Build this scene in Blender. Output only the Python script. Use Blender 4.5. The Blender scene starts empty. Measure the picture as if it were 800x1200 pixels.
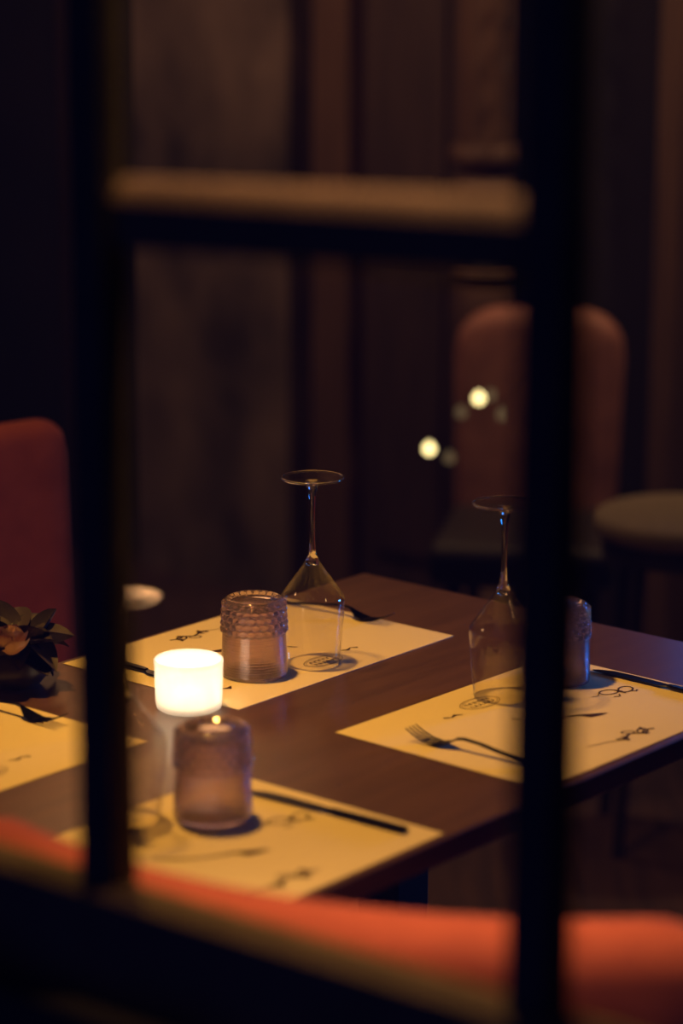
import bpy, bmesh, math, random
from mathutils import Matrix, Vector
random.seed(7)
PI = math.pi
scene = bpy.context.scene
COL = scene.collection

# ------------------------------------------------------------------ camera
PITCH, ROLL = 0.22881, math.radians(0.18)
cam_d = bpy.data.cameras.new('camera')
cam = bpy.data.objects.new('camera', cam_d); COL.objects.link(cam)
cam.matrix_world = (Matrix.Translation((0, 0, 1.669)) @ Matrix.Rotation(PI/2 - PITCH, 4, 'X')
                    @ Matrix.Rotation(ROLL, 4, 'Z'))
cam_d.sensor_fit = 'VERTICAL'; cam_d.sensor_height = 36.0; cam_d.lens = 90.18
cam_d.clip_start = 0.05
cam_d.dof.use_dof = True; cam_d.dof.focus_distance = 3.19; cam_d.dof.aperture_fstop = 1.9
scene.camera = cam

# ------------------------------------------------------------------ world: night sky outside
wd = bpy.data.worlds.new('night_sky'); scene.world = wd; wd.use_nodes = True
bg = wd.node_tree.nodes['Background']
bg.inputs[0].default_value = (0.10, 0.12, 0.80, 1); bg.inputs[1].default_value = 0.075

# ------------------------------------------------------------------ lamps of the room and added unseen lights
def area(name, loc, target, power, color, size, spread=180):
    l = bpy.data.lights.new(name, 'AREA'); l.shape = 'DISK'; l.size = size
    l.energy = power; l.color = color; l.spread = math.radians(spread)
    o = bpy.data.objects.new(name, l); COL.objects.link(o); o.location = loc
    o.rotation_euler = (Vector(target) - Vector(loc)).to_track_quat('-Z', 'Y').to_euler()
    return o
area('table_downlight', (-0.35, 3.05, 2.62), (-0.12, 2.85, 0.75), 8.2, (1, 0.47, 0.075), 0.12, 85)
area('window_downlight', (0.10, 1.84, 2.60), (0.06, 1.78, 0.8), 3.2, (1, 0.52, 0.19), 0.10, 42)
area('wall_downlight', (-0.9, 5.2, 2.68), (-0.1, 6.2, 0.9), 2.6, (1, 0.60, 0.38), 0.20, 120)
area('corner_downlight', (1.0, 4.9, 2.68), (0.45, 5.3, 0.75), 3.2, (1, 0.60, 0.30), 0.15, 90)
area('blue_bar_light', (0.80, 4.60, 1.22), (0.35, 3.10, 0.75), 0.30, (0.02, 0.22, 1), 0.30, 110)
area('blue_edge_light', (1.05, 3.62, 0.93), (0.27, 3.04, 0.80), 2.6, (0.02, 0.24, 1), 0.12, 120)  # unseen blue light added low at the side to edge the tumblers
def bulb(name, loc, power, color, radius):
    l = bpy.data.lights.new(name, 'POINT'); l.energy = power; l.color = color; l.shadow_soft_size = radius
    o = bpy.data.objects.new(name, l); COL.objects.link(o); o.location = loc
bulb('left_sparkle_light', (-1.35, 3.0, 1.75), 2.0, (1, 0.55, 0.22), 0.025)  # unseen light added for sparkle on the glasses, also brightens the far chair
bulb('right_sparkle_light', (1.05, 2.5, 1.85), 0.6, (1, 0.60, 0.25), 0.03)  # unseen light added for sparkle on the glasses
bulb('back_reflection_globe', (-0.40, 5.15, 1.92), 9.0, (1, 0.48, 0.19), 0.24)  # unseen glowing globe added for its warm reflection in the tabletop

# ------------------------------------------------------------------ exposure and renderer
vs = scene.view_settings
vs.view_transform = 'Standard'; vs.look = 'None'; vs.gamma = 1.0; vs.exposure = 0.0
vs.use_curve_mapping = False
cy = scene.cycles
cy.use_denoising = True
cy.sample_clamp_indirect = 10.0
cy.max_bounces = 14; cy.transparent_max_bounces = 24; cy.transmission_bounces = 12
cy.blur_glossy = 0.0

# ------------------------------------------------------------------ frames of reference
TH = 0.70766                                    # turn of the table in the room
TU = Vector((math.cos(TH), -math.sin(TH))); TV = Vector((math.sin(TH), math.cos(TH)))
TOP = 0.75
def T(u, v, z=TOP):                             # table frame -> world
    p = TU*u + TV*v
    return Vector((p.x, p.y, z))
WA = math.radians(37)                           # the window wall's turn
RO = Vector((0.134, 1.62)); RA = Vector((math.cos(WA), -math.sin(WA))); RB = Vector((math.sin(WA), math.cos(WA)))
def R(a, b, z):                                 # room frame (a along the window, b into the room) -> world
    p = RO + RA*a + RB*b
    return Vector((p.x, p.y, z))

# ------------------------------------------------------------------ materials
def new_mat(name):
    m = bpy.data.materials.new(name); m.use_nodes = True
    nt = m.node_tree
    return m, nt, nt.nodes, nt.links
def mat(name, c1, c2=None, rough=0.6, metal=0.0, scale=8.0, stretch=(1, 1, 1), bump=0.0, detail=5.0,
        sheen=0.0, coat=0.0, spec=0.5, trans=None):
    m, nt, N, L = new_mat(name)
    b = N['Principled BSDF']
    b.inputs['Roughness'].default_value = rough; b.inputs['Metallic'].default_value = metal
    b.inputs['Sheen Weight'].default_value = sheen; b.inputs['Coat Weight'].default_value = coat
    b.inputs['Specular IOR Level'].default_value = spec
    tc = N.new('ShaderNodeTexCoord'); mp = N.new('ShaderNodeMapping'); mp.inputs['Scale'].default_value = stretch
    L.new(tc.outputs['Object'], mp.inputs['Vector'])
    nz = N.new('ShaderNodeTexNoise'); nz.inputs['Scale'].default_value = scale; nz.inputs['Detail'].default_value = detail
    L.new(mp.outputs['Vector'], nz.inputs['Vector'])
    cr = N.new('ShaderNodeValToRGB')
    cr.color_ramp.elements[0].position = 0.32; cr.color_ramp.elements[1].position = 0.68
    cr.color_ramp.elements[0].color = (*c1, 1); cr.color_ramp.elements[1].color = (*(c2 or c1), 1)
    L.new(nz.outputs['Fac'], cr.inputs['Fac']); L.new(cr.outputs['Color'], b.inputs['Base Color'])
    if bump:
        bp = N.new('ShaderNodeBump'); bp.inputs['Strength'].default_value = bump; bp.inputs['Distance'].default_value = 0.01
        L.new(nz.outputs['Fac'], bp.inputs['Height']); L.new(bp.outputs['Normal'], b.inputs['Normal'])
    return m
def schlick(N, L, base=0.04):
    lw = N.new('ShaderNodeLayerWeight'); lw.inputs['Blend'].default_value = 0.5
    pw = N.new('ShaderNodeMath'); pw.operation = 'POWER'; pw.inputs[1].default_value = 5.0
    L.new(lw.outputs['Facing'], pw.inputs[0])
    ma = N.new('ShaderNodeMath'); ma.operation = 'MULTIPLY_ADD'; ma.inputs[1].default_value = 1 - base; ma.inputs[2].default_value = base
    L.new(pw.outputs[0], ma.inputs[0])
    return ma.outputs[0]
def thin_glass(name, tint=(0.97, 0.97, 0.97), base=0.05, rough=0.02):
    m, nt, N, L = new_mat(name); N.remove(N['Principled BSDF'])
    tr = N.new('ShaderNodeBsdfTransparent'); tr.inputs[0].default_value = (*tint, 1)
    gl = N.new('ShaderNodeBsdfGlossy'); gl.inputs['Roughness'].default_value = rough
    mx = N.new('ShaderNodeMixShader')
    L.new(schlick(N, L, base), mx.inputs[0]); L.new(tr.outputs[0], mx.inputs[1]); L.new(gl.outputs[0], mx.inputs[2])
    L.new(mx.outputs[0], N['Material Output'].inputs[0])
    return m
def solid_glass(name, color=(1, 1, 1), rough=0.0, clear=0.0, tint=(1, 1, 1), body=None, bodyw=0.0, shine=0.0):
    m, nt, N, L = new_mat(name); N.remove(N['Principled BSDF'])
    g = N.new('ShaderNodeBsdfGlass'); g.inputs['Color'].default_value = (*color, 1)
    g.inputs['Roughness'].default_value = rough; g.inputs['IOR'].default_value = 1.48
    out = g.outputs[0]
    if clear:
        tr = N.new('ShaderNodeBsdfTransparent'); tr.inputs[0].default_value = (*tint, 1)
        mx = N.new('ShaderNodeMixShader'); mx.inputs[0].default_value = clear
        L.new(out, mx.inputs[1]); L.new(tr.outputs[0], mx.inputs[2]); out = mx.outputs[0]
    if bodyw:
        d = N.new('ShaderNodeBsdfTranslucent'); d.inputs[0].default_value = (*body, 1)
        d2 = N.new('ShaderNodeBsdfDiffuse'); d2.inputs[0].default_value = (*body, 1)
        m2 = N.new('ShaderNodeMixShader'); L.new(d.outputs[0], m2.inputs[1]); L.new(d2.outputs[0], m2.inputs[2])
        mx = N.new('ShaderNodeMixShader'); mx.inputs[0].default_value = bodyw
        L.new(out, mx.inputs[1]); L.new(m2.outputs[0], mx.inputs[2]); out = mx.outputs[0]
    if shine:
        gs = N.new('ShaderNodeBsdfGlossy'); gs.inputs['Roughness'].default_value = 0.06
        mx = N.new('ShaderNodeMixShader'); L.new(schlick(N, L, shine), mx.inputs[0])
        L.new(out, mx.inputs[1]); L.new(gs.outputs[0], mx.inputs[2]); out = mx.outputs[0]
    L.new(out, N['Material Output'].inputs[0])
    return m
def frosted(name, color, clear):
    m, nt, N, L = new_mat(name); N.remove(N['Principled BSDF'])
    t = N.new('ShaderNodeBsdfTranslucent'); t.inputs[0].default_value = (*color, 1)
    d = N.new('ShaderNodeBsdfDiffuse'); d.inputs[0].default_value = (*color, 1)
    m1 = N.new('ShaderNodeMixShader'); m1.inputs[0].default_value = 0.35
    L.new(t.outputs[0], m1.inputs[1]); L.new(d.outputs[0], m1.inputs[2])
    tr = N.new('ShaderNodeBsdfTransparent'); mx = N.new('ShaderNodeMixShader'); mx.inputs[0].default_value = clear
    L.new(m1.outputs[0], mx.inputs[1]); L.new(tr.outputs[0], mx.inputs[2])
    L.new(mx.outputs[0], N['Material Output'].inputs[0])
    return m
def emit(name, color, strength):
    m, nt, N, L = new_mat(name); N.remove(N['Principled BSDF'])
    e = N.new('ShaderNodeEmission'); e.inputs[0].default_value = (*color, 1); e.inputs[1].default_value = strength
    L.new(e.outputs[0], N['Material Output'].inputs[0])
    return m
M = {}
M['table'] = mat('dark_table_wood', (0.082, 0.038, 0.027), (0.118, 0.056, 0.038), rough=0.33, scale=6, stretch=(9, 1, 9), bump=0.02, spec=0.8)
M['iron'] = mat('black_iron', (0.008, 0.008, 0.010), (0.014, 0.013, 0.014), rough=0.5, scale=40, bump=0.1)
M['paper'] = mat('cream_paper', (0.80, 0.70, 0.45), (0.84, 0.74, 0.49), rough=0.9, scale=5, bump=0.05, spec=0.1)
M['ink'] = mat('print_ink', (0.05, 0.03, 0.02), (0.08, 0.045, 0.03), rough=0.9, scale=200, spec=0.1)
M['steel'] = mat('dark_steel', (0.20, 0.19, 0.20), (0.26, 0.25, 0.26), rough=0.22, metal=1.0, scale=60, stretch=(1, 14, 1))
M['black_steel'] = mat('blackened_steel', (0.025, 0.024, 0.028), (0.04, 0.038, 0.04), rough=0.28, metal=1.0, scale=60, stretch=(1, 14, 1))
M['velvet'] = mat('red_velvet', (0.32, 0.075, 0.050), (0.39, 0.095, 0.062), rough=0.85, scale=22, bump=0.05, sheen=0.05, spec=0.15)
M['leather'] = mat('red_brown_leather', (0.27, 0.108, 0.085), (0.40, 0.165, 0.125), rough=0.6, scale=14, bump=0.15)
M['dark_wood'] = mat('dark_stained_wood', (0.020, 0.014, 0.012), (0.035, 0.023, 0.018), rough=0.55, scale=9, stretch=(6, 6, 0.6), bump=0.1)
M['post_wood'] = mat('brown_post_wood', (0.10, 0.055, 0.036), (0.16, 0.088, 0.056), rough=0.6, scale=7, stretch=(7, 7, 0.5), bump=0.12)
M['panel_wood'] = mat('brown_panel_wood', (0.055, 0.034, 0.028), (0.095, 0.058, 0.046), rough=0.65, scale=6, stretch=(6, 6, 0.5), bump=0.12)
M['plaster'] = mat('rough_brown_plaster', (0.055, 0.040, 0.034), (0.26, 0.185, 0.15), rough=0.9, scale=5.5, stretch=(1, 1, 0.6), bump=0.5, detail=7)
M['wall'] = mat('dark_wall_paint', (0.018, 0.015, 0.016), (0.028, 0.022, 0.022), rough=0.85, scale=4, bump=0.05)
M['frame'] = mat('dark_window_paint', (0.076, 0.047, 0.028), (0.112, 0.070, 0.041), rough=0.6, scale=14, stretch=(1, 1, 1), bump=0.2)
M['floor'] = mat('dark_floor_boards', (0.048, 0.026, 0.022), (0.095, 0.050, 0.040), rough=0.5, scale=4, stretch=(10, 0.8, 1), bump=0.05)
M['ceiling'] = mat('dark_ceiling_paint', (0.03, 0.025, 0.022), (0.04, 0.03, 0.027), rough=0.9, scale=3)
M['bar'] = mat('shaded_bar_paint', (0.022, 0.018, 0.016), (0.035, 0.028, 0.024), rough=0.55, scale=16, bump=0.15)  # darker than the frame: the muntins' shade is put into their colour
M['pane'] = thin_glass('window_glass', (0.97, 0.97, 0.97), 0.045, 0.0)
M['bowl'] = thin_glass('clear_thin_glass', (0.985, 0.975, 0.96), 0.035, 0.0)
M['foot'] = thin_glass('clear_foot_glass', (0.97, 0.965, 0.95), 0.03, 0.0)
M['crystal'] = solid_glass('clear_crystal', clear=0.05)
M['tumbler'] = solid_glass('mauve_pressed_glass', (0.97, 0.90, 0.94), 0.0, 0.10, (0.88, 0.78, 0.82), (0.85, 0.68, 0.68), 0.08, 0.09)
M['frost'] = frosted('frosted_white_glass', (0.42, 0.47, 0.56), 0.12)
M['wax'] = mat('candle_wax', (0.85, 0.8, 0.7), (0.9, 0.85, 0.75), rough=0.6, scale=30)
M['wick'] = mat('burnt_wick', (0.02, 0.018, 0.015), (0.03, 0.025, 0.02), rough=0.9, scale=80)
M['flame'] = emit('candle_flame', (1, 0.72, 0.32), 40)
M['bulb_on'] = emit('bright_bulb', (1, 0.78, 0.32), 4.0)
M['bulb_dim'] = emit('dim_bulb', (1, 0.66, 0.30), 0.14)
M['cream_fabric'] = mat('cream_seat_fabric', (0.24, 0.19, 0.13), (0.29, 0.23, 0.155), rough=0.9, scale=60, bump=0.05)
M['petal'] = mat('tan_petal', (0.42, 0.24, 0.16), (0.55, 0.34, 0.24), rough=0.7, scale=12, bump=0.1)
M['leaf'] = mat('dusky_leaf', (0.018, 0.013, 0.018), (0.060, 0.042, 0.046), rough=0.6, scale=12, bump=0.15)
M['ceramic'] = mat('dark_ceramic', (0.03, 0.022, 0.022), (0.05, 0.035, 0.032), rough=0.4, scale=10)

# ------------------------------------------------------------------ mesh helpers
def mesh(name, verts, faces, smooth=False, sharp=50):
    me = bpy.data.meshes.new(name); me.from_pydata([tuple(v) for v in verts], [], faces); me.update()
    bm = bmesh.new(); bm.from_mesh(me); bmesh.ops.recalc_face_normals(bm, faces=bm.faces); bm.to_mesh(me); bm.free()
    if smooth:
        me.polygons.foreach_set('use_smooth', [True]*len(me.polygons))
        me.set_sharp_from_angle(angle=math.radians(sharp))
    return me
def obj(name, me, m, parent=None, loc=(0, 0, 0), rot=(0, 0, 0)):
    o = bpy.data.objects.new(name, me); COL.objects.link(o)
    if m is not None and len(me.materials) == 0: me.materials.append(m)
    o.location = loc; o.rotation_euler = rot
    if parent: o.parent = parent
    return o
def tag(o, label=None, cat=None, group=None, kind=None):
    for k, val in (('label', label), ('category', cat), ('group', group), ('kind', kind)):
        if val: o[k] = val
    return o
def empty(name, loc=(0, 0, 0), rz=0.0):
    o = bpy.data.objects.new(name, None); COL.objects.link(o); o.location = loc; o.rotation_euler = (0, 0, rz)
    o.empty_display_size = 0.05
    return o
def copy_tree(o, parent=None):
    c = o.copy(); COL.objects.link(c); c.parent = parent
    for ch in list(o.children): copy_tree(ch, c)
    return c
def box(name, lo, hi, bevel=0.0, seg=2):
    bm = bmesh.new(); bmesh.ops.create_cube(bm, size=1.0)
    for v in bm.verts:
        v.co = Vector([(lo[i]+hi[i])/2 + v.co[i]*(hi[i]-lo[i]) for i in range(3)])
    if bevel: bmesh.ops.bevel(bm, geom=bm.edges[:], offset=bevel, segments=seg, profile=0.5, affect='EDGES')
    bmesh.ops.recalc_face_normals(bm, faces=bm.faces)
    me = bpy.data.meshes.new(name); bm.to_mesh(me); bm.free()
    return me
def join(name, meshes):
    bm = bmesh.new()
    for me in meshes: bm.from_mesh(me)
    out = bpy.data.meshes.new(name); bm.to_mesh(out); bm.free()
    return out
def lathe(name, prof, n=48, smooth=True, closed=False):
    vs, fs = [], []
    rings = []
    for r, z in prof:
        if r < 1e-6: rings.append([len(vs)]); vs.append((0, 0, z))
        else:
            rings.append(list(range(len(vs), len(vs)+n)))
            vs += [(r*math.cos(2*PI*k/n), r*math.sin(2*PI*k/n), z) for k in range(n)]
    pairs = list(zip(rings, rings[1:])) + ([(rings[-1], rings[0])] if closed else [])
    for A, B in pairs:
        for k in range(n):
            k2 = (k+1) % n
            if len(A) == 1 and len(B) == 1: continue
            if len(A) == 1: fs.append((A[0], B[k], B[k2]))
            elif len(B) == 1: fs.append((A[k], A[k2], B[0]))
            else: fs.append((A[k], A[k2], B[k2], B[k]))
    return mesh(name, vs, fs, smooth)
def tube(name, pts, rad, n=10, smooth=True):
    vs, fs = [], []
    pts = [Vector(p) for p in pts]; m = len(pts)
    rad = rad if isinstance(rad, (list, tuple)) else [rad]*m
    for i, p in enumerate(pts):
        d = (pts[min(i+1, m-1)] - pts[max(i-1, 0)]).normalized()
        a = d.orthogonal().normalized() if i == 0 else (a - d*a.dot(d)).normalized()
        b = d.cross(a)
        vs += [p + a*rad[i]*math.cos(2*PI*k/n) + b*rad[i]*math.sin(2*PI*k/n) for k in range(n)]
    for i in range(m-1):
        for k in range(n):
            k2 = (k+1) % n
            fs.append((i*n+k, i*n+k2, (i+1)*n+k2, (i+1)*n+k))
    fs.append(tuple(range(n))[::-1]); fs.append(tuple((m-1)*n+k for k in range(n)))
    return mesh(name, vs, fs, smooth)
def room_box(name, a0, a1, b0, b1, z0, z1):     # box aligned with the room, world coordinates
    me = box(name, (a0, b0, z0), (a1, b1, z1))
    for v in me.vertices: v.co = R(v.co.x, v.co.y, v.co.z)
    return me

# ================================================================== the room
A0, A1, B1, ZC = -6.2, 2.4, 3.62, 2.8
tag(obj('floor', room_box('floor', A0, A1, -0.06, B1, -0.1, 0), M['floor']), kind='structure')
tag(obj('ceiling', room_box('ceiling', A0, A1, -0.06, B1, ZC, ZC+0.1), M['ceiling']), kind='structure')
tag(obj('wall_back', room_box('wall_back', A0, A1, B1, B1+0.1, 0, ZC), M['wall']), kind='structure')
tag(obj('wall_left', room_box('wall_left', A0-0.1, A0, -0.06, B1, 0, ZC), M['wall']), kind='structure')
tag(obj('wall_right', room_box('wall_right', A1, A1+0.1, -0.06, B1, 0, ZC), M['wall']), kind='structure')
WL, WR, WB, WT = -0.90, 0.51, 0.86, 2.26
tag(obj('wall_front', join('wall_front', [
    room_box('w', A0, WL, -0.06, 0.06, 0, ZC), room_box('w', WR, A1, -0.06, 0.06, 0, ZC),
    room_box('w', WL, WR, -0.06, 0.06, 0, WB), room_box('w', WL, WR, -0.06, 0.06, WT, ZC)]), M['wall']), kind='structure')

# ---- window: stiles, rails, two muntins, one crossbar, four panes
win = empty('window_1', R(0, 0, 0), -WA); tag(win, kind='structure')
def prism_a(name, poly, a0, a1, dz=0.0):        # (b,z) polygon swept along a; dz lifts the a1 end
    n = len(poly)
    vs = [(a0, b, z) for b, z in poly] + [(a1, b, z+dz) for b, z in poly]
    fs = [tuple(range(n)), tuple(range(2*n-1, n-1, -1))] + [(k, (k+1) % n, n+(k+1) % n, n+k) for k in range(n)]
    return mesh(name, vs, fs)
def prism_z(name, poly, z0, z1):                # (a,b) polygon swept along z
    n = len(poly)
    vs = [(a, b, z0) for a, b in poly] + [(a, b, z1) for a, b in poly]
    fs = [tuple(range(n)), tuple(range(2*n-1, n-1, -1))] + [(k, (k+1) % n, n+(k+1) % n, n+k) for k in range(n)]
    return mesh(name, vs, fs)
def bar_section(c, w, d):                       # square bar with small chamfers
    h = w/2; q = 0.004
    return [(c-h, -d/2+q), (c-h+q, -d/2), (c+h-q, -d/2), (c+h, -d/2+q), (c+h, d/2-q), (c+h-q, d/2), (c-h+q, d/2), (c-h, d/2-q)]
for a in (0.0, -0.39):
    obj('muntin', prism_z('muntin', bar_section(a, 0.036, 0.034), 0.93, 2.21), M['bar'], win)
obj('crossbar', prism_a('crossbar', [(-0.006, 1.435), (-0.006, 1.468), (0.006, 1.484), (0.016, 1.484), (0.016, 1.435)], -0.374, -0.016, 0.010), M['frame'], win)
obj('bottom_rail', prism_a('bottom_rail', [(-0.028, WB), (-0.026, 0.942), (-0.014, 0.948), (0.004, 0.948), (0.004, WB)], WL, WR), M['frame'], win)
obj('top_rail', prism_a('top_rail', [(-0.03, 2.20), (-0.03, WT), (0.03, WT), (0.03, 2.20)], WL, WR), M['frame'], win)
for a in (WL+0.025, WR-0.025):
    obj('stile', prism_z('stile', bar_section(a, 0.05, 0.06), 0.95, 2.20), M['frame'], win)
for a0, a1, z0, z1 in ((WL+0.05, -0.407, 0.948, 2.20), (-0.373, -0.017, 0.948, 1.437), (-0.373, -0.017, 1.480, 2.20), (0.017, WR-0.05, 0.948, 2.20)):
    obj('pane', box('pane', (a0, -0.0015, z0), (a1, 0.0015, z1)), M['pane'], win)

# ---- back wall woodwork
def trim(name, me, m): return tag(obj(name, me, m), kind='structure')
trim('trim_1', room_box('trim', -3.49, -2.985, B1-0.10, B1, 0, ZC), M['plaster'])            # rough pier
trim('trim_2', room_box('trim', -2.895, -2.79, B1-0.12, B1, 0, ZC), M['post_wood'])          # square post
trim('trim_3', room_box('trim', -1.963, -1.905, B1-0.10, B1, 0, ZC), M['post_wood'])         # slim post at the right
trim('trim_4', room_box('trim', -3.78, -3.69, B1-0.05, B1, 0, ZC), M['panel_wood'])          # slim post at the left
trim('baseboard_back', room_box('baseboard', -2.30, -1.963, B1-0.03, B1, 0, 0.14), M['dark_wood'])
door = empty('door_1', R(-2.64, B1-0.05, 0), -WA); tag(door, kind='structure')
obj('door_leaf', box('door_leaf', (-0.15, -0.012, 0), (0.15, 0.05, ZC-0.3)), M['panel_wood'], door)
for z0, z1 in ((0.15, 0.85), (0.98, 1.55), (1.68, 2.35)):
    obj('door_panel', box('door_panel', (-0.10, -0.030, z0), (0.10, -0.010, z1), 0.008), M['panel_wood'], door)

# ---- turned wooden post
post = empty('turned_post', R(-2.387, B1-0.13, 0), -WA)
tag(post, 'tall turned brown wooden post with ringed swellings against the back wall', 'post')
obj('shaft', lathe('shaft', [(0.0, 1.17), (0.070, 1.17), (0.072, 1.8), (0.066, 2.6), (0.09, 2.68), (0.09, ZC), (0, ZC)], 32), M['post_wood'], post)
obj('ring', lathe('ring', [(0, 1.10), (0.06, 1.105), (0.084, 1.12), (0.09, 1.14), (0.084, 1.16), (0.06, 1.172), (0, 1.175)], 32), M['post_wood'], post)
obj('bulb', lathe('bulb', [(0, 1.0), (0.055, 1.0), (0.078, 1.02), (0.082, 1.05), (0.074, 1.08), (0.056, 1.102), (0, 1.104)], 32), M['post_wood'], post)
obj('neck', lathe('neck', [(0, 0.90), (0.05, 0.905), (0.036, 0.93), (0.036, 0.97), (0.058, 1.0), (0, 1.002)], 32), M['dark_wood'], post)
obj('ring', lathe('ring', [(0, 0.845), (0.06, 0.85), (0.08, 0.875), (0.07, 0.9), (0.05, 0.906), (0, 0.907)], 32), M['post_wood'], post)
obj('foot', lathe('foot', [(0, 0), (0.09, 0), (0.09, 0.12), (0.06, 0.16), (0.055, 0.4), (0.066, 0.7), (0.078, 0.80), (0.07, 0.84), (0.055, 0.848), (0, 0.849)], 32), M['post_wood'], post)

# ---- hanging chain beside the post
chain = empty('hanging_chain', R(-2.27, B1-0.22, ZC), -WA)
tag(chain, 'iron chain of long links hanging beside the turned post', 'chain')
z = 0.0; k = 0
while z > -(ZC-1.24) + 0.02:
    pts = []
    for j in range(25):
        t = 2*PI*j/24
        x = 0.017*math.cos(t); zz = 0.017*math.sin(t) + (0.037 if math.sin(t) >= 0 else -0.037)
        pts.append((x, 0, zz))
    lk = obj('link', tube('link', pts, 0.0055, 8), M['panel_wood'], chain, (0, 0, z-0.054), (0, 0, (k % 2)*PI/2 + 0.3))
    z -= 0.0965; k += 1

# ================================================================== table
UL, UR, VN, VF = -2.292, -1.529, 1.528, 2.73
UC, VC = (UL+UR)/2, (VN+VF)/2
table = empty('dining_table', T(UC, VC, 0), -TH)
tag(table, 'dark brown wooden dining table laid for four', 'table')
obj('tabletop', box('tabletop', (UL-UC, VN-VC, 0.722), (UR-UC, VF-VC, TOP), 0.004, 3), M['table'], table)
obj('apron', box('apron', (UL-UC+0.10, VN-VC+0.10, 0.690), (UR-UC-0.10, VF-VC-0.10, 0.722)), M['iron'], table)
for v in (1.88, 2.335):
    obj('column', box('column', (-0.032, v-VC-0.032, 0.02), (0.032, v-VC+0.032, 0.690), 0.004), M['iron'], table)
    obj('base_plate', box('base_plate', (-0.21, v-VC-0.17, 0.0), (0.21, v-VC+0.17, 0.02), 0.006), M['iron'], table)

# ---- printed paper placemats
def strokes(name, lines):                       # flat printed strokes: [(points, width)]
    vs, fs = [], []
    for pts, w in lines:
        n = len(pts); base = len(vs)
        ws = [q*1.6 for q in (w if isinstance(w, (list, tuple)) else [w]*n)]
        for i, (x, y) in enumerate(pts):
            x0, y0 = pts[max(i-1, 0)]; x1, y1 = pts[min(i+1, n-1)]
            d = math.hypot(x1-x0, y1-y0) or 1e-6
            nx, ny = -(y1-y0)/d*ws[i]/2, (x1-x0)/d*ws[i]/2
            vs += [(x+nx, y+ny, 0), (x-nx, y-ny, 0)]
        for i in range(n-1):
            a = base+2*i; fs.append((a, a+1, a+3, a+2))
    return mesh(name, vs, fs)
def ell(cx, cy_, rx, ry, rot=0.0, n=24, t0=0.0, t1=2*PI):
    out = []
    for k in range(n+1):
        t = t0 + (t1-t0)*k/n
        x, y = rx*math.cos(t), ry*math.sin(t)
        out.append((cx + x*math.cos(rot) - y*math.sin(rot), cy_ + x*math.sin(rot) + y*math.cos(rot)))
    return out
ink_meshes = []
# oval emblem with a line of script inside
scr = []
for r_ in range(2):
    pts = []
    for k in range(40):
        s = k/39.0
        pts.append((0.0935 + (0.005 if r_ else -0.004) + 0.003*math.sin(s*34 + r_*2), -0.012 + 0.044*s + 0.0022*math.cos(s*34)))
    scr.append((pts, 0.0007))
ink_meshes.append(('printed_emblem', strokes('emblem', [(ell(0.094, 0.010, 0.017, 0.032), 0.0005), (ell(0.094, 0.010, 0.0145, 0.029), 0.0003)] + scr)))
# twig with buds near the diner's edge
tw = [([(-0.118, -0.047), (-0.113, -0.035), (-0.118, -0.022), (-0.108, -0.012), (-0.112, 0.0), (-0.116, 0.012)], 0.0022),
      ([(-0.116, 0.012), (-0.108, 0.03), (-0.104, 0.048), (-0.100, 0.060)], 0.0009),
      (ell(-0.113, -0.030, 0.006, 0.009, 0.4, 14), 0.0016), (ell(-0.104, -0.014, 0.005, 0.008, -0.5, 14), 0.0013)]
for x, y, a in ((-0.112, 0.004, 0.5), (-0.119, 0.008, -0.6), (-0.113, 0.014, 0.2), (-0.121, -0.026, 0.9), (-0.107, -0.036, -0.7)):
    tw.append(([(x-0.005*math.cos(a), y-0.005*math.sin(a)), (x, y), (x+0.006*math.cos(a), y+0.006*math.sin(a))], [0.0005, 0.0045, 0.0004]))
ink_meshes.append(('printed_twig', strokes('twig', tw)))
# long pointed quill
ink_meshes.append(('printed_quill', strokes('quill', [([(-0.044, -0.060), (-0.040, -0.050), (-0.034, -0.036), (-0.024, -0.030), (-0.010, 0.000), (0.010, 0.026), (0.028, 0.036)],
                                                     [0.0004, 0.005, 0.0085, 0.003, 0.0018, 0.0026, 0.0012])])))
# winged insect
ins = [(ell(-0.004, -0.152, 0.0085, 0.012, 0.3, 18), 0.0016), (ell(0.004, -0.128, 0.0085, 0.013, -0.3, 18), 0.0016),
       ([(0.006, -0.140), (-0.004, -0.140), (-0.014, -0.139)], [0.001, 0.004, 0.001]),
       ([(-0.012, -0.150), (-0.018, -0.154), (-0.016, -0.160)], 0.0018), ([(-0.010, -0.130), (-0.016, -0.124), (-0.012, -0.116)], 0.0014),
       ([(0.010, -0.116), (0.004, -0.106), (0.008, -0.098)], 0.0008)]
ink_meshes.append(('printed_insect', strokes('insect', ins)))
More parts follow.
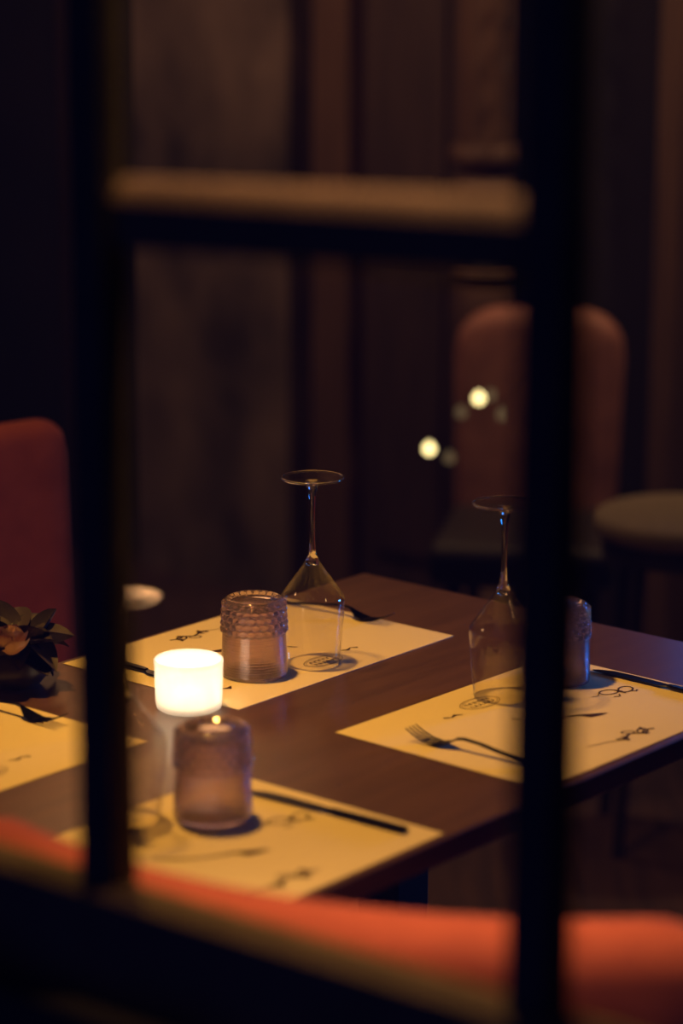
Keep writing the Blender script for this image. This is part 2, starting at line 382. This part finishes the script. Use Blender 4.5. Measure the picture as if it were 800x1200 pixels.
# small curled sprig
ink_meshes.append(('printed_sprig', strokes('sprig', [([(0.078, -0.162), (0.083, -0.154), (0.078, -0.146)], [0.001, 0.005, 0.001])])))
ink_meshes.append(('printed_sprig', strokes('sprig', [([(0.080, 0.060), (0.086, 0.068), (0.082, 0.078), (0.088, 0.086)], [0.001, 0.003, 0.0012, 0.003])])))
paper_me = box('paper', (-0.1485, -0.21, 0), (0.1485, 0.21, 0.0007))
MATS = [('A', -2.134, 2.339, -0.79, 0, 'cream printed placemat under the glasses nearest the far table corner'),
        ('B', -1.689, 2.349, 0.57, PI, 'rightmost cream printed placemat, tinged pink and blue at its edge'),
        ('C', -1.684, 1.749, -0.70, PI, 'cream printed placemat in front, with the blurred mauve tumbler on it'),
        ('D', -2.127, 1.764, -0.34, 0, 'cream printed placemat cut off by the left edge of the view')]
mats = {}
for key, u, v, dr, half, label in MATS:
    o = empty('paper_placemat', T(u, v, TOP+0.0002), -TH - math.radians(dr) + half)
    tag(o, label, 'placemat', 'printed paper placemats')
    obj('paper', paper_me, M['paper'], o)
    for nm, me in ink_meshes:
        obj(nm, me, M['ink'], o, (0, 0, 0.0011))
    mats[key] = (u, v, half)
SURF = TOP + 0.0015
def on_mat(key, du, dv, z=SURF):                # place in the diner's frame of that mat
    u, v, half = mats[key]
    s = -1 if half else 1
    return T(u + s*du, v + s*dv, z)

# ---- wine glasses, upside down on their rims
wine = empty('wine_glass')
obj('bowl', lathe('bowl', [(0.0338, 0.0), (0.0345, 0.0008), (0.0372, 0.030), (0.0395, 0.060), (0.0408, 0.080), (0.0405, 0.0855), (0.0385, 0.0895),
    (0.027, 0.106), (0.0165, 0.1205), (0.0110, 0.1285), (0.0088, 0.1325),
    (0.0078, 0.1315), (0.0098, 0.1275), (0.0155, 0.1195), (0.026, 0.105), (0.0375, 0.0885), (0.0393, 0.085), (0.0396, 0.080), (0.0384, 0.060), (0.0361, 0.030), (0.0333, 0.0008)], 64, closed=True), M['bowl'], wine)
obj('stem', lathe('stem', [(0.0, 0.1270), (0.0075, 0.1275), (0.0088, 0.1327), (0.0062, 0.1385), (0.0042, 0.146), (0.0034, 0.158), (0.0032, 0.180), (0.0034, 0.200), (0.0042, 0.214), (0.0060, 0.225), (0.0085, 0.2325), (0.010, 0.2340), (0, 0.2342)], 32), M['crystal'], wine)
foot = obj('foot', lathe('foot', [(0, 0.2345), (0.010, 0.2345), (0.024, 0.2362), (0.0380, 0.2376), (0.0380, 0.2392), (0.022, 0.2390), (0, 0.2385)], 64), M['foot'], wine)
obj('foot_rim', lathe('foot_rim', [(0.0381+0.0014*math.cos(2*PI*k/10), 0.2384+0.0013*math.sin(2*PI*k/10)) for k in range(10)], 64, closed=True), M['crystal'], foot)
WINES = [('A', 0.089, -0.004, 'clear upturned wine glass on the far placemat, in sharp focus'),
         ('B', 0.091, -0.030, 'clear upturned wine glass with blue glints on the right placemat'),
         ('C', 0.130, -0.031, 'blurred upturned wine glass left of the candle, half behind the left window bar'),
         ('D', 0.045, -0.010, 'upturned wine glass at the left edge of the view on the left placemat')]
for i, (key, du, dv, label) in enumerate(WINES):
    o = wine if i == 0 else copy_tree(wine)
    o.location = on_mat(key, du, dv); o.rotation_euler = (0, 0, random.uniform(0, 6))
    tag(o, label, 'wine glass', 'upturned wine glasses')

# ---- mauve pressed-glass tumblers, upside down
def tumbler_mesh():
    n, nz = 200, 130
    vs, fs, rings = [], [], []
    H = 0.098
    def add(ring): rings.append(list(range(len(vs), len(vs)+n))); vs.extend(ring)
    for i in range(nz+1):
        z = H*i/nz
        r0 = 0.0412 - 0.0046*(z/H)
        ring = []
        for k in range(n):
            th = 2*PI*k/n
            d = 0.0
            if 0.0545 < z < 0.0945:
                row = (z-0.0545)/0.008; ri = int(row); fz = (row-ri-0.5)*2
                ft = ((th/(2*PI)*24 + 0.5*(ri % 2)) % 1 - 0.5)*2
                q = 1 - min(1.0, fz*fz + ft*ft)
                d = 0.0040*math.sqrt(q)
            elif 0.003 < z <= 0.0545:
                row = (z-0.003)/0.0034; ri = int(row); fz = (row-ri-0.5)*2
                ft = ((th/(2*PI)*66) % 1 - 0.5)*2
                q = 1 - min(1.0, fz*fz*0.8 + ft*ft*0.6)
                d = 0.0007*math.sqrt(q)
            edge = max(0.0, (z-(H-0.003))/0.003)
            r = r0 - 0.003*edge*edge + d
            ring.append((r*math.cos(th), r*math.sin(th), z))
        add(ring)
    for r, z in ((0.0310, H+0.0002), (0.0285, H-0.003), (0.014, H-0.0045)):
        add([(r*math.cos(2*PI*k/n), r*math.sin(2*PI*k/n), z) for k in range(n)])
    for a, b in zip(rings, rings[1:]):
        for k in range(n):
            k2 = (k+1) % n; fs.append((a[k], a[k2], b[k2], b[k]))
    fs.append(tuple(rings[-1]))
    inner = []
    for r, z in ((0.0385, 0.0), (0.0378, 0.004), (0.0355, 0.050), (0.0335, 0.084), (0.031, 0.089), (0.012, 0.090)):
        inner.append(list(range(len(vs), len(vs)+n)))
        vs.extend([(r*math.cos(2*PI*k/n), r*math.sin(2*PI*k/n), z) for k in range(n)])
    chainr = [rings[0]] + inner
    for a, b in zip(chainr, chainr[1:]):
        for k in range(n):
            k2 = (k+1) % n; fs.append((a[k2], a[k], b[k], b[k2]))
    fs.append(tuple(inner[-1]))
    return mesh('tumbler', vs, fs, True, 85)
tm = tumbler_mesh()
TUMBLERS = [('A', 0.066, -0.087, 'mauve beaded glass tumbler upside down beside the far wine glass'),
            ('B', 0.083, -0.131, 'blue-lit beaded glass tumbler half behind the right window bar'),
            ('C', 0.069, -0.095, 'blurred mauve glass tumbler upside down in front of the glowing candle'),
            ('D', 0.040, -0.100, 'mauve glass tumbler upside down just past the left edge of the view')]
for i, (key, du, dv, label) in enumerate(TUMBLERS):
    o = obj('glass_tumbler', tm, M['tumbler'], None, on_mat(key, du, dv), (0, 0, random.uniform(0, 6)))
    tag(o, label, 'tumbler', 'upturned mauve tumblers')

# ---- cutlery
def strip(name, secs):                          # secs: (x, yc, width, z, thick)
    vs, fs = [], []
    for x, yc, w, z, t in secs:
        h = w/2; c = min(0.25*w, 0.0012)
        vs += [(x, yc-h, z+t*0.5), (x, yc-h+c, z), (x, yc+h-c, z), (x, yc+h, z+t*0.5), (x, yc+h-c, z+t), (x, yc-h+c, z+t)]
    n = 6
    for i in range(len(secs)-1):
        for k in range(n):
            k2 = (k+1) % n; fs.append((i*n+k, i*n+k2, (i+1)*n+k2, (i+1)*n+k))
    fs.append(tuple(range(n))[::-1]); fs.append(tuple((len(secs)-1)*n+k for k in range(n)))
    return mesh(name, vs, fs, False)
fork = empty('fork')
obj('handle', strip('handle', [(0.0, 0, 0.006, 0.0005, 0.0022), (0.003, 0, 0.011, 0.0, 0.0024), (0.03, 0, 0.0105, 0.001, 0.0024), (0.07, 0, 0.0075, 0.006, 0.0026),
    (0.10, 0, 0.0060, 0.0105, 0.0028), (0.122, 0, 0.0055, 0.0120, 0.0028), (0.132, 0, 0.0062, 0.0105, 0.0026)]), M['black_steel'], fork)
obj('head', strip('head', [(0.131, 0, 0.0062, 0.0107, 0.0026), (0.138, 0, 0.013, 0.0070, 0.0022), (0.146, 0, 0.0215, 0.0030, 0.0020), (0.156, 0, 0.0235, 0.0005, 0.0020), (0.160, 0, 0.0235, 0.0005, 0.0018)]), M['black_steel'], fork)
tine = strip('tine', [(0.1595, 0, 0.0040, 0.0005, 0.0018), (0.172, 0, 0.0036, 0.0020, 0.0018), (0.185, 0, 0.0030, 0.0065, 0.0016), (0.197, 0, 0.0018, 0.0130, 0.0012)])
for k in range(4):
    obj('tine', tine, M['black_steel'], fork, (0, (k-1.5)*0.0064, 0))
knife = empty('table_knife')
obj('handle', strip('handle', [(0.0, 0, 0.008, 0.0008, 0.004), (0.003, 0, 0.0125, 0.0, 0.0055), (0.05, 0, 0.012, 0.0, 0.0055), (0.095, 0, 0.0095, 0.0003, 0.005), (0.102, 0, 0.008, 0.001, 0.004)]), M['black_steel'], knife)
obj('blade', strip('blade', [(0.101, 0, 0.0075, 0.0016, 0.0020), (0.112, -0.0015, 0.015, 0.0010, 0.0016), (0.16, -0.002, 0.0175, 0.0008, 0.0014), (0.19, -0.001, 0.0165, 0.0008, 0.0012), (0.207, 0.002, 0.010, 0.0008, 0.0010), (0.214, 0.0035, 0.004, 0.0008, 0.0008)]), M['black_steel'], knife)
FORKS = [('A', -0.146, 0.186, 0.05, 'dark fork beyond the sharp wine glass on the far placemat'),
         ('B', -0.125, 0.158, 0.05, 'dark fork with a bluish head at the near edge of the right placemat'),
         ('C', -0.125, 0.150, 0.0, 'dark fork at the hidden left edge of the front placemat'),
         ('D', -0.160, 0.176, 0.03, 'dark fork on the placemat at the left edge of the view')]
KNIVES = [('A', -0.140, -0.172, 0.0, 'dark table knife running out of sight behind the candle'),
          ('B', -0.145, -0.184, -0.04, 'dark table knife along the far edge of the right placemat'),
          ('C', -0.118, -0.186, 0.06, 'dark table knife at the right edge of the front placemat'),
          ('D', -0.140, -0.165, 0.0, 'dark table knife just past the left edge of the view')]
for src, rows, cat, grp in ((fork, FORKS, 'fork', 'forks on the placemats'), (knife, KNIVES, 'knife', 'knives on the placemats')):
    for i, (key, du, dv, turn, label) in enumerate(rows):
        o = src if i == 0 else copy_tree(src)
        o.location = on_mat(key, du, dv, SURF); o.rotation_euler = (0, 0, -TH + mats[key][2] + turn)
        tag(o, label, cat, grp)

# ---- candle in a frosted glass cup
CP = T(-2.033, 2.099, TOP)
cand = empty('candle_holder', CP)
tag(cand, 'glowing white frosted glass candle cup on the table', 'candle holder')
obj('cup', lathe('cup', [(0, 0.0), (0.034, 0.0), (0.0385, 0.003), (0.0395, 0.010), (0.0408, 0.055), (0.0412, 0.0605), (0.0400, 0.0618), (0.0388, 0.0605), (0.0382, 0.052), (0.0372, 0.010), (0.033, 0.006), (0, 0.006)], 64), M['frost'], cand)
obj('wax', lathe('wax', [(0, 0.007), (0.019, 0.007), (0.0195, 0.018), (0.0185, 0.0195), (0.004, 0.0185), (0, 0.0185)], 32), M['wax'], cand)
obj('wick', tube('wick', [(0, 0, 0.018), (0.0004, 0, 0.023), (0.0012, 0, 0.026)], 0.0008, 6), M['wick'], cand)
obj('flame', lathe('flame', [(0, 0.0245), (0.0022, 0.027), (0.0036, 0.031), (0.0030, 0.037), (0.0014, 0.043), (0, 0.047)], 16), M['flame'], cand)
fl = bpy.data.lights.new('candle_flame_light', 'POINT'); fl.energy = 3.4; fl.color = (1, 0.58, 0.26); fl.shadow_soft_size = 0.008
flo = bpy.data.objects.new('candle_flame_light', fl); COL.objects.link(flo); flo.location = CP + Vector((0, 0, 0.036))

# ---- small flower arrangement at the left edge of the table
vase = empty('flower_arrangement', T(-2.258, 2.030, TOP), -TH)
tag(vase, 'dusky leaves with a tan bloom at the left edge of the view', 'flowers')
obj('vase', lathe('vase', [(0, 0), (0.026, 0), (0.036, 0.012), (0.038, 0.026), (0.026, 0.042), (0.022, 0.046), (0.019, 0.046), (0.022, 0.040), (0.034, 0.026), (0.030, 0.012), (0, 0.006)], 32), M['ceramic'], vase)
def leaf_mesh(name, length, width, curl, cup):
    vs, fs = [], []
    n, m = 8, 4
    for i in range(n+1):
        s = i/n
        w = width*math.sin(PI*min(1, s*0.92+0.08))**0.7
        for j in range(m+1):
            t = j/m*2-1
            vs.append((s*length, t*w/2, curl*s*s*length + cup*t*t*w))
    for i in range(n):
        for j in range(m):
            a = i*(m+1)+j; fs.append((a, a+1, a+m+2, a+m+1))
    k = len(vs); vs += [(x, y, z-0.0012) for x, y, z in vs]; fs += [tuple(k+q for q in reversed(f)) for f in fs]
    return mesh(name, vs, fs, True)
leaf_me = [leaf_mesh('leaf', 0.060, 0.040, 0.15, 0.25), leaf_mesh('leaf', 0.050, 0.034, -0.35, 0.3), leaf_mesh('leaf', 0.056, 0.042, -0.6, 0.2)]
for k in range(30):
    az = 2*PI*k/11 + random.uniform(-0.2, 0.2); el = -0.45 + 1.5*k/30
    obj('leaf', leaf_me[k % 3], M['leaf'], vase, (0.012*math.cos(az), 0.012*math.sin(az), 0.046 + 0.006*(k % 3)), (random.uniform(-0.5, 0.5), -el, az))
petal_me = leaf_mesh('petal', 0.032, 0.034, 0.55, 0.35)
bl = Vector((0.030, -0.036, 0.052))
for k in range(13):
    az = 2.4*k; el = 0.15 + 0.09*k
    obj('petal', petal_me, M['petal'], vase, bl, (0, -el, az))
obj('stem', tube('stem', [(0, 0, 0.02), (0.006, -0.004, 0.045), bl], 0.0025, 8), M['leaf'], vase)

# ================================================================== chairs
def curved_back(name, Rad, half, z0, z1, thick, lean=0.0, corner=0.06, n=40):
    # padded back: arc in plan (centre of the arc at +y), rounded upper corners, swollen section
    vs, fs = [], []
    m = 9
    cols = []
    for i in range(n+1):
        s = -1 + 2*i/n
        a = s*half
        dist = (1-abs(s))*half*Rad
        top = z1
        if dist < corner: top = z1 - corner + math.sqrt(max(0, corner**2 - (corner-dist)**2))
        th = thick*min(1.0, 0.25 + 0.75*math.sqrt(min(1, dist/(thick*0.8))))
        loop = []
        prof = []
        rr = th/2
        for k in range(m): prof.append((-rr, z0 + (top-rr-z0)*k/(m-1)))
        for k in range(1, 8): prof.append((-rr*math.cos(PI*k/8), top-rr+rr*math.sin(PI*k/8)))
        for k in range(m): prof.append((rr, top-rr-(top-rr-z0)*k/(m-1)))
        for off, z in prof:
            f = (z-z0)/(z1-z0)
            r = Rad + off + lean*f
            loop.append(len(vs)); vs.append((r*math.sin(a), Rad - r*math.cos(a), z))
        cols.append(loop)
    for A, B in zip(cols, cols[1:]):
        k = len(A)
        for j in range(k): fs.append((A[j], A[(j+1) % k], B[(j+1) % k], B[j]))
    fs.append(tuple(cols[0])); fs.append(tuple(reversed(cols[-1])))
    return mesh(name, vs, fs, True)
def seat_mesh(name, w0, w1, y0, y1, z0, z1):
    bm = bmesh.new(); bmesh.ops.create_cube(bm, size=1.0)
    for v in bm.verts:
        w = w0 if v.co.y < 0 else w1
        v.co = Vector((v.co.x*w, y0 if v.co.y < 0 else y1, z0 if v.co.z < 0 else z1))
    bmesh.ops.bevel(bm, geom=bm.edges[:], offset=0.028, segments=4, profile=0.5, affect='EDGES')
    bmesh.ops.recalc_face_normals(bm, faces=bm.faces)
    me = bpy.data.meshes.new(name); bm.to_mesh(me); bm.free()
    me.polygons.foreach_set('use_smooth', [True]*len(me.polygons))
    return me
def chair(name, loc, facing, Rad, half, zt, mback, mleg, w0, w1, depth, corner, thick=0.065, lean=0.05, mseat=None):
    # origin on the floor below the middle of the back; the chair faces +y before turning
    o = empty(name, loc, math.atan2(facing[1], facing[0]) - PI/2)
    obj('backrest', curved_back('backrest', Rad, half, 0.40, zt, thick, lean, corner), mback, o)
    obj('seat', seat_mesh('seat', w0, w1, 0.035, depth, 0.39, 0.48), mseat or mback, o)
    for sx in (-1, 1):
        for y, w in ((0.07, w0), (depth-0.05, w1)):
            x = sx*(w/2-0.05)
            obj('leg', tube('leg', [(x*1.06, y + (0.02 if y > 0.1 else -0.02), 0.0), (x, y, 0.40)], [0.011, 0.018], 12), mleg, o)
    return o
tag(chair('upholstered_chair', (-0.052, 1.972, 0), (0.384, 0.924), 0.633, 0.60, 0.885, M['velvet'], M['iron'], 0.46, 0.44, 0.47, 0.07, 0.075, 0.0),
    'red velvet chair with a curved back in the blurred foreground by the window', 'chair')
far = T(-2.90, 2.472, 0)
tag(chair('upholstered_chair', far, (TU.x, TU.y), 1.1, 0.225, 0.903, M['velvet'], M['iron'], 0.44, 0.44, 0.46, 0.055, 0.06, 0.03),
    'red velvet chair drawn back from the far side of the table', 'chair')
tag(chair('leather_chair', (0.405, 5.22, 0), (-0.15, -0.99), 0.6, 0.275, 0.88, M['leather'], M['dark_wood'], 0.34, 0.36, 0.42, 0.09, 0.08, 0.05, M['dark_wood']),  # seat takes the dark wood colour as painted shade
    'reddish-brown leather chair in the dim background behind the right wine glass', 'chair')

# ---- round cream stool in the background
st = empty('round_stool', (0.620, 4.52, 0))
tag(st, 'round stool with a cream padded seat beyond the table at the right', 'stool')
obj('seat', lathe('seat', [(0, 0.575), (0.148, 0.575), (0.162, 0.583), (0.168, 0.598), (0.162, 0.613), (0.148, 0.620), (0, 0.622)], 48), M['cream_fabric'], st)
obj('ring', lathe('ring', [(0.13, 0.54), (0.148, 0.54), (0.148, 0.576), (0.13, 0.576)], 40, closed=True), M['dark_wood'], st)
for k in range(4):
    a = PI/4 + k*PI/2
    obj('leg', tube('leg', [(0.165*math.cos(a), 0.165*math.sin(a), 0), (0.128*math.cos(a), 0.128*math.sin(a), 0.575)], [0.012, 0.017], 10), M['dark_wood'], st)

# ---- string of little round bulbs draped over the leather chair
fs_ = empty('light_string', (0.42, 5.05, 0.88))
tag(fs_, 'string of little yellow bulbs draped over the reddish-brown chair', 'string lights')
BULBS = [(-0.246, -0.055, -0.245, 1), (-0.206, -0.06, -0.262, 0), (-0.182, -0.02, -0.178, 0), (-0.147, -0.02, -0.149, 1), (-0.124, -0.02, -0.143, 0), (-0.100, -0.02, -0.182, 0)]
sphere = lathe('bulb', [(0, -0.011), (0.0055, -0.0095), (0.0095, -0.0055), (0.011, 0), (0.0095, 0.0055), (0.0055, 0.0095), (0.003, 0.0135), (0, 0.014)], 16)
sphere2 = sphere.copy()
wire = [(-0.30, -0.07, -0.35)] + [(x, y, z+0.014) for x, y, z, l in BULBS] + [(-0.04, -0.02, -0.10), (0.0, 0.02, -0.02), (0.02, 0.10, 0.012)]
obj('wire', tube('wire', wire, 0.0012, 6), M['iron'], fs_)
for x, y, z_, lit in BULBS:
    obj('bulb', sphere if lit else sphere2, M['bulb_on'] if lit else M['bulb_dim'], fs_, (x, y, z_))
